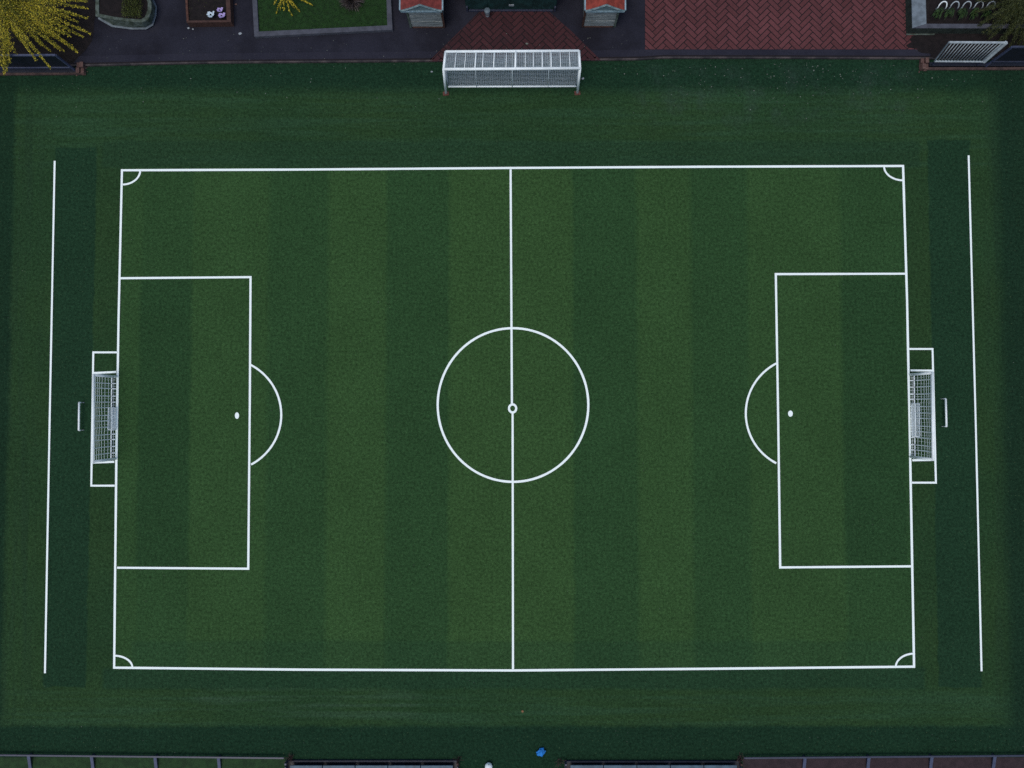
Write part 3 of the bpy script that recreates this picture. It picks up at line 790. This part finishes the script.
# ------------------------------------------------------------------ stone trough planter with hedge
def trough():
    o = at(128, 5, PZ); o.z = PZ; root = empty('stone_planter', o)
    def B(m, nm, mt, **k):
        ob = m.build(nm, mt, root, **k); ob.location = -o; return ob
    bot = [(99,-28),(98,19),(112,27),(132,29.5),(146,29.5),(153,25.5),(156.3,16),(157,7),(153,-2),(150,-28)]
    top = [(95,-30),(95.5,16.2),(112,19.3),(130,21.6),(142,22.4),(148,19.5),(151.3,11),(151.5,3),(148,-5),(146,-30)]
    inn = [(98.6,-28),(99,13.6),(112,16.4),(129,18.6),(141,19.2),(144.8,17),(147.6,10),(147.8,3),(145,-5),(143,-28)]
    zt = .62+PZ
    b0 = [at(x,y,PZ) for x,y in bot]; b1 = [at(x,y,PZ+.10) for x,y in bot]
    ins = [at(128+(x-128)*.94, 0+(y)*.93, PZ+.12) for x,y in bot]
    T = [at(x,y,zt) for x,y in top]; I = [at(x,y,zt) for x,y in inn]; I0 = [at(x,y,zt-.25) for x,y in inn]
    m = MB(); m.prism(b0, b1); B(m, 'plinth', M['palestone'], bevel=.01)
    m = MB(); m.prism(ins, [p - Vector((0,0,.06)) for p in T]); B(m, 'wall', M['planterwall'])
    m = MB(); m.ring([p - Vector((0,0,.055)) for p in T], T, I, I0); B(m, 'rim', M['planterwall'])
    m = MB(); m.add([(p.x,p.y,zt-.05) for p in I], [tuple(range(len(I)))]); B(m, 'soil', M['soil'])
    tag(root, 'mossy stone planter with rounded corner, right of the golden tree', 'planter')
    # clipped hedge on its right half
    random.seed(11); m = MB(); p0 = at(125.5,-24,zt); p1 = at(143.5,19,zt)
    for i in range(4200):
        x = random.uniform(p0.x, p1.x); y = random.uniform(p1.y, p0.y); z = zt + random.choice((random.uniform(0,.25), .25+random.gauss(0,.02)))
        z += .02
        d = Vector((random.uniform(-1,1), random.uniform(-1,1), random.uniform(0,1.2)))
        leaf(m, Vector((x,y,z)), d, random.uniform(.04,.075), random.uniform(.025,.04))
    ro = empty('clipped_hedge', ((p0.x+p1.x)/2, (p0.y+p1.y)/2, zt-.05))
    ob = m.build('foliage', M['hedge'], ro, weld=False); ob.location = -ro.location
    m = MB(); 
    for k in range(6): m.tube([(p0.x+(p1.x-p0.x)*.5, p1.y+(p0.y-p1.y)*(k+.5)/6, zt-.05),(p0.x+(p1.x-p0.x)*.5+.05, p1.y+(p0.y-p1.y)*(k+.5)/6, zt+.2)], .02, 6)
    ob = m.build('stem', M['bark'], ro); ob.location = -ro.location
    tag(ro, 'olive green clipped hedge growing in the mossy stone planter', 'hedge')
trough()

# ------------------------------------------------------------------ timber planter with flowers
def timber_planter():
    zt = .42+PZ; o = at(208,5,PZ); root = empty('timber_planter', o)
    def B(m, nm, mt, **k):
        ob = m.build(nm, mt, root, **k); ob.location = -o; return ob
    top = [at(183.5,-30,zt), at(186.6,22.6,zt), at(231.0,22.0,zt), at(228.6,-30,zt)]
    inn = [at(186.0,-28,zt), at(188.6,20.4,zt), at(226.6,20.0,zt), at(224.6,-28,zt)]
    for i, nm in ((0,'side_board'),(1,'front_board'),(2,'side_board'),(3,'rear_board')):
        j = (i+1) % 4; m = MB(); lo = Vector((0,0,PZ-zt)); 
        vs = [top[i]+lo, top[j]+lo, inn[j]+lo, inn[i]+lo, top[i], top[j], inn[j], inn[i]]
        m.add(vs, [(0,3,2,1),(4,5,6,7),(0,1,5,4),(1,2,6,5),(2,3,7,6),(3,0,4,7)]); B(m, nm, M['brownwood' if i in (1,2) else 'plank'], bevel=.006)
    m = MB(); m.add([(p.x,p.y,zt-.08) for p in inn], [(0,1,2,3)]); B(m, 'soil', M['soil'])
    tag(root, 'brown timber planter with bare soil and three flowers', 'planter')
    random.seed(4)
    for px, py, r, mt, lb in ((210.5,14.2,.24,'petw','white flower head in the timber planter'),(219.5,9.6,.18,'petl','lilac flower further from the front edge of the timber planter'),(221.3,15.2,.20,'petl','lilac flower nearest the front edge of the timber planter')):
        c = at(px, py, zt+.08); ro = empty('flower', (c.x,c.y,zt-.08)); m = MB()
        for k in range(16):
            a = k*2.4; rr = r*(.35+.65*((k*.37) % 1)); d = Vector((math.cos(a), math.sin(a), .35+.4*random.random()))
            leaf(m, Vector((math.cos(a)*rr*.3, math.sin(a)*rr*.3, .14)), d, rr, rr*.8, Vector((random.uniform(-.3,.3),random.uniform(-.3,.3),1)))
        m.build('petals', M[mt], ro, weld=False)
        m = MB(); m.tube([(0,0,0),(0,0,.15)], .012, 5)
        for k in range(5): leaf(m, Vector((0,0,.04)), Vector((math.cos(k*1.3), math.sin(k*1.3), .3)), .11, .05, Vector((0,0,1)))
        m.build('stem', M['strap'], ro, weld=False)
        tag(ro, lb, 'flower', 'flowers in the timber planter')
    m = MB(); p0, p1 = inn[1], inn[3]
    for k in range(260):
        t, s_ = random.random(), random.random()
        p = inn[1].lerp(inn[2], t).lerp(inn[0].lerp(inn[3], t), s_); p.z = zt-.075
        leaf(m, p, Vector((random.uniform(-1,1),random.uniform(-1,1),.7)), random.uniform(.03,.06), .02)
    tag(m.build('seedlings', M['hedge'], weld=False), kind='stuff')
timber_planter()

# ------------------------------------------------------------------ raised lawn bed
def lawn_bed():
    zt = .20+PZ; o = at(322,10,PZ); root = empty('raised_bed', o)
    def B(m, nm, mt, **k):
        ob = m.build(nm, mt, root, **k); ob.location = -o; return ob
    top = [at(250.5,-30,zt), at(254.2,36.6,zt), at(392.6,29.6,zt), at(389.4,-30,zt)]
    inn = [at(255.6,-28,zt), at(258.6,31.4,zt), at(387.2,25.2,zt), at(385.6,-28,zt)]
    lo = Vector((0,0,PZ-zt)); m = MB(); m.ring([p+lo for p in top], top, inn, [p - Vector((0,0,.10)) for p in inn]); B(m, 'kerb_frame', M['bedkerb'], bevel=.012)
    m = MB(); m.add([(p.x,p.y,zt-.09) for p in inn], [(0,1,2,3)]); B(m, 'lawn', M['lawn'])
    random.seed(9); m = MB()
    for k in range(9000):
        t, s_ = random.random(), random.random()**1.0
        p = inn[1].lerp(inn[2], t).lerp(inn[0].lerp(inn[3], t), s_); p.z = zt-.09
        leaf(m, p, Vector((random.uniform(-.6,.6),random.uniform(-.6,.6),1)), random.uniform(.04,.09), .014)
    ob = B(m, 'grass_blades', leaf_mat('bed_grass_blade', [(.006,.026,.004),(.013,.050,.007),(.024,.070,.010)]), weld=False); tag(ob, kind='stuff')
    tag(root, 'raised lawn bed edged with a grey concrete kerb', 'raised bed')
lawn_bed()
random.seed(15)
tuft_plant('yellow_plant', 'yellow drooping plant on the raised lawn bed', 'plant', 289, 0, .22,
           [(276.5,12.5,.3),(280,9,.35),(291.5,15,.3),(299.5,11.5,.35),(312,4.6,.4),(306,2,.45),(284,10,.4),(274,4,.4),(294,8,.45),(300,-6,.4),(280,-8,.4),(290,-10,.4),(268,-2,.4)], M['yellow'], 75, .09, .038, .030, .55)
def round_tuft():
    c = at(350.5, -3.0, .50); root = empty('grass_tuft', (c.x,c.y,.21)); m = MB()
    for k in range(1500):
        a = random.uniform(0,6.283); e_ = random.uniform(-.1,1.4); d = Vector((math.cos(a)*math.cos(e_), math.sin(a)*math.cos(e_), math.sin(e_)))
        leaf(m, Vector((0,0,.02))+d*random.uniform(.05,.35), d + Vector((random.uniform(-.2,.2),random.uniform(-.2,.2),-.15)), random.uniform(.30,.52), .024)
    m.build('blades', M['tuft'], root, weld=False)
    m = MB(); m.sphere((0,0,.05), .12, 10, 6, .6); m.build('root_crown', M['bark'], root)
    tag(root, 'round grey brown grass tuft on the raised lawn bed', 'grass tuft')
round_tuft()

# ------------------------------------------------------------------ huts
def hut(foot_l, foot_r, py, rx0, rx1, roof, label):
    he = 1.55+PZ; hr = 2.05+PZ
    a, b = at(foot_l, py, PZ), at(foot_r, py, PZ); o = Vector(((a.x+b.x)/2, a.y, PZ)); root = empty('hut', o)
    ex0 = at(rx0, 9.8, he).x - o.x; ex1 = at(rx1, 9.8, he).x - o.x
    fy = at(512, 11.4, he).y - o.y          # front of the eaves, just ahead of the wall
    W = b.x-a.x; D = 2.6; e0 = he-PZ; r0 = hr-PZ; xc = (ex0+ex1)/2
    def P(m, nm, mt, **k): return m.build(nm, mt, root, **k)
    m = MB()
    for k in range(6):          # lapped boards
        z0 = .06+(e0-.10)*k/6; z1 = .06+(e0-.10)*(k+1)/6
        m.box((0,.10-.012*(k % 2)-.004,(z0+z1)/2), (W,.04,z1-z0-.012), 0, .04)
    P(m, 'front_cladding', M['greywood'])
    m = MB(); m.box((0,.13+D/2,e0/2), (W-.02,D,e0-.02)); P(m, 'wall', M['stone'])
    for s in (-1,1):
        m = MB(); m.box((s*(W/2+.02),.08,e0/2), (.10,.10,e0-.04)); P(m, 'corner_post', M['brownwood'] if s*(a.x+b.x) < 0 else M['planterwall'], bevel=.008)
    m = MB(); m.box((0,.06,.03), (W-.14,.06,.06)); P(m, 'sill', M['brownwood'])
    # gable of weathered boards, roof slopes and bargeboards
    m = MB(); g0 = fy+.03
    m.prism([Vector((ex0+.05,g0,e0)),Vector((ex1-.05,g0,e0)),Vector((xc,g0,r0-.05))], [Vector((ex0+.05,g0+.05,e0)),Vector((ex1-.05,g0+.05,e0)),Vector((xc,g0+.05,r0-.05))]); P(m, 'gable', M['teal'])
    m = MB(); m.box((xc,g0-.025,e0-.02),(ex1-ex0,.05,.10)); P(m, 'eaves_board', M['tealtrim'], bevel=.006)
    for s, ex in ((-1,ex0),(1,ex1)):
        n = 7; m = MB()
        def z_at(t): return e0 + .03 + (r0-e0)*(t**1.25)*1.0       # slight bell-cast
        for i in range(n):
            t0, t1 = i/n, (i+1)/n; x0 = ex+(xc-ex)*t0; x1 = ex+(xc-ex)*t1
            z0, z1 = z_at(t0), z_at(t1)
            m.add([(x0,g0,z0),(x1,g0,z1),(x1,D+.25,z1),(x0,D+.25,z0),(x0,g0,z0+.035),(x1,g0,z1+.035),(x1,D+.25,z1+.035),(x0,D+.25,z0+.035)],
                  [(0,1,2,3),(7,6,5,4),(0,4,5,1),(3,2,6,7),(0,3,7,4),(1,5,6,2)])
        P(m, 'roof_slope', roof)
        m = MB(); pts = [(ex+(xc-ex)*i/n, g0-.03, z_at(i/n)+.02) for i in range(n+1)]
        for p, q in zip(pts, pts[1:]):
            m.tube([p,q], .050, 4)
        P(m, 'bargeboard', M['teal'])
        m = MB(); m.box((ex+s*.03,(g0+D+.25)/2,e0+.04),(.07,D+.25-g0,.08)); P(m, 'eaves_trim', M['tealtrim'])
    tag(root, label, 'hut', 'huts above the spare goal')
hut(411.5, 444.0, 28.8, 400.6, 442.0, M['roof2'], 'small red roofed hut left of the dark green cabin')
hut(583.0, 614.0, 28.2, 585.6, 624.6, M['roof'], 'small orange roofed hut right of the dark green cabin')

# dark green cabin at the head of the brick apron
def cabin():
    a, b = at(466,11.2,PZ), at(556,11.0,PZ); o = (a+b)/2; W = b.x-a.x; root = empty('dark_green_cabin', o)
    def P(m, nm, mt, **k): return m.build(nm, mt, root, **k)
    m = MB(); m.box((0,1.35,1.2),(W,2.6,2.3)); P(m, 'wall', M['darkgreen'], bevel=.02)
    m = MB(); m.box((0,0,.05),(W-.3,.08,.09)); P(m, 'sill', M['rail'])
    for k in range(4):
        m = MB(); m.box((-W/2+W*(k+.5)/4,.035,1.02),(W/4-.10,.03,1.75)); P(m, 'shutter', M['darkgreen'], bevel=.01)
    m = MB(); m.box((.02,.0,.50),(.26,.03,.13)); P(m, 'plate', M['scrap'], bevel=.008)
    for s in (-1,1):
        m = MB(); m.box((s*(W/2-.07),.0,.20),(.09,.09,.40)); P(m, 'corner_guard', M['rail'], bevel=.008)
    m = MB(); m.box((0,1.3,2.40),(W+.2,2.9,.10)); P(m, 'roof', M['darkgreen'], bevel=.02)
    tag(root, 'dark green cabin at the head of the brick apron', 'cabin')
cabin()
def bucket():
    c = at(487.5, 15.6, PZ); root = empty('lidded_bin', c); 
    m = MB(); ring = lambda r, z: [Vector((math.cos(i*math.pi/8)*r, math.sin(i*math.pi/8)*r, z)) for i in range(16)]
    m.prism(ring(.10,0), ring(.135,.42)); P_ = m.build('body', M['scrap'], root)
    m = MB(); m.prism(ring(.15,.42), ring(.145,.47)); m.prism(ring(.145,.47), ring(.05,.50)); m.build('lid', M['greyblue'], root)
    m = MB(); m.tube([Vector((math.cos(t)*.14, -.02-math.sin(t)*.13, .38-math.sin(t)*.14)) for t in [i*math.pi/10 for i in range(11)]], .010, 5); m.build('handle', M['black'], root)
    tag(root, 'small white bin with grey blue lid in front of the dark green cabin', 'bin')
bucket()

# ------------------------------------------------------------------ pale rimmed planter, hoops and dark shrub
def corner_planter():
    zt = .50+PZ; o = at(960,5,PZ); root = empty('rimmed_planter', o)
    def B(m, nm, mt, **k):
        ob = m.build(nm, mt, root, **k); ob.location = -o; return ob
    bot = [at(904.6,-30,PZ), at(905.6,33.8,PZ), at(1070,34.4,PZ), at(1068,-30,PZ)]
    top = [at(911.0,-34,zt), at(912.4,28.0,zt), at(1080,28.4,zt), at(1078,-34,zt)]
    inn = [at(925.0,-30,zt), at(926.6,23.6,zt), at(1072,23.9,zt), at(1070,-30,zt)]
    lo = Vector((0,0,-.05)); 
    m = MB(); m.ring(bot, [p+lo for p in top], [p+lo for p in inn], [p - Vector((0,0,.42)) for p in inn]); B(m, 'wall', M['planterwall2'])
    for i in range(4):
        j = (i+1) % 4; m = MB(); vs = [top[i]+lo*.9, top[j]+lo*.9, inn[j]+lo*.9, inn[i]+lo*.9, top[i], top[j], inn[j], inn[i]]
        m.add(vs, [(0,3,2,1),(4,5,6,7),(0,1,5,4),(1,2,6,5),(2,3,7,6),(3,0,4,7)]); B(m, 'coping', M['palestone'] if i != 1 else M['bedkerb'], bevel=.012)
    m = MB(); m.add([(p.x,p.y,zt-.22) for p in inn], [(0,1,2,3)]); B(m, 'soil', M['soil'])
    m = MB(); e0, e1 = at(906,34.6,PZ), at(934,35.0,PZ); m.box((e0+e1)/2 + Vector((0,0,.03)), ((e1-e0).length,.06,.05)); B(m, 'edging', M['planterwall'])
    tag(root, 'dark mossy planter with wide pale coping above the slatted gate', 'planter')
    random.seed(31); hs = []
    names = ['leftmost of the row of pale hoops in the rimmed planter','second from left of the pale hoops in the rimmed planter','middle one of the five pale hoops in the rimmed planter','fourth from left of the white hoops in the rimmed planter','rightmost pale hoop, next to the dark drooping shrub']
    for k in range(5):
        c = at(940.5+12.0*k, 9.5, zt-.22); ro = empty('plant_hoop', c); m = MB()
        pts = [Vector((math.cos(t)*.20, .05+.17*math.sin(t), .16+math.sin(t)*.16)) for t in [i*math.pi/14 for i in range(15)]]
        m.tube([Vector((.22,.02,0))]+pts+[Vector((-.22,.02,0))], .028, 8); m.build('arch', M['galv'] if k else M['net'], ro, True)
        m = MB()
        for q in range(26):
            b0 = Vector((random.uniform(-.16,.16), random.uniform(-.1,.1), 0)); d = Vector((-.6+random.uniform(-.25,.3), -.75+random.uniform(-.3,.3), .55))
            p1 = b0 + d*.40; p2 = b0 + d*.72 + Vector((0,0,-.05)); s_ = Vector((.75,-.6,0)).normalized()*.022
            m.add([b0-s_, b0+s_, p1+s_, p1-s_], [(0,1,2,3)]); m.add([p1-s_, p1+s_, p2], [(0,1,2)])
        m.build('leaves', M['strap'], ro, weld=False)
        tag(ro, names[k], 'plant hoop', 'pale hoops in the rimmed planter')
corner_planter()
random.seed(44)
tips = []
for k in range(64):
    a = random.uniform(0,6.283); r = random.uniform(14,44)
    tx, ty = 1020+math.cos(a)*r*1.0, 4+math.sin(a)*r*1.02
    tips.append((tx, ty, random.uniform(.35,.95)))
tips += [(1003,42,.5),(1011,46,.45),(1018,44,.5),(990,38,.55),(984,32,.55),(998,44,.5),(978,26,.6),(976,12,.7),(1022,50,.4)]
tuft_plant('drooping_shrub', 'dark green drooping shrub at the right end of the rimmed planter', 'shrub', 1014, 10, .38, tips, M['dkleaf'], 230, .13, .020, .12, 1.15, .18)

# ------------------------------------------------------------------ light
w = bpy.data.worlds.new('World'); scene.world = w; w.use_nodes = True
nt = w.node_tree; bg = nt.nodes['Background']; sky = nt.nodes.new('ShaderNodeTexSky'); sky.sky_type = 'NISHITA'; sky.sun_disc = False
EL, AZ = R(72), R(215)
sky.sun_elevation = EL; sky.sun_rotation = AZ; sky.air_density = 1.0; sky.dust_density = 2.0; sky.ozone_density = 1.0
nt.links.new(sky.outputs[0], bg.inputs['Color']); bg.inputs['Strength'].default_value = .10
sd = bpy.data.lights.new('sun', 'SUN'); sd.energy = 1.0; sd.angle = R(32); sd.color = (1, .97, .90)
so = bpy.data.objects.new('sun', sd); col.objects.link(so)
dirv = Vector((math.sin(AZ)*math.cos(EL), math.cos(AZ)*math.cos(EL), math.sin(EL)))
so.rotation_euler = dirv.to_track_quat('Z', 'Y').to_euler(); so.location = (0,-20,60)
vs = scene.view_settings; vs.view_transform = 'Standard'; vs.look = 'None'; vs.gamma = 1; vs.use_curve_mapping = False; vs.exposure = 0.42
scene.render.engine = 'CYCLES'; scene.cycles.use_denoising = False
scene.cycles.max_bounces = 6
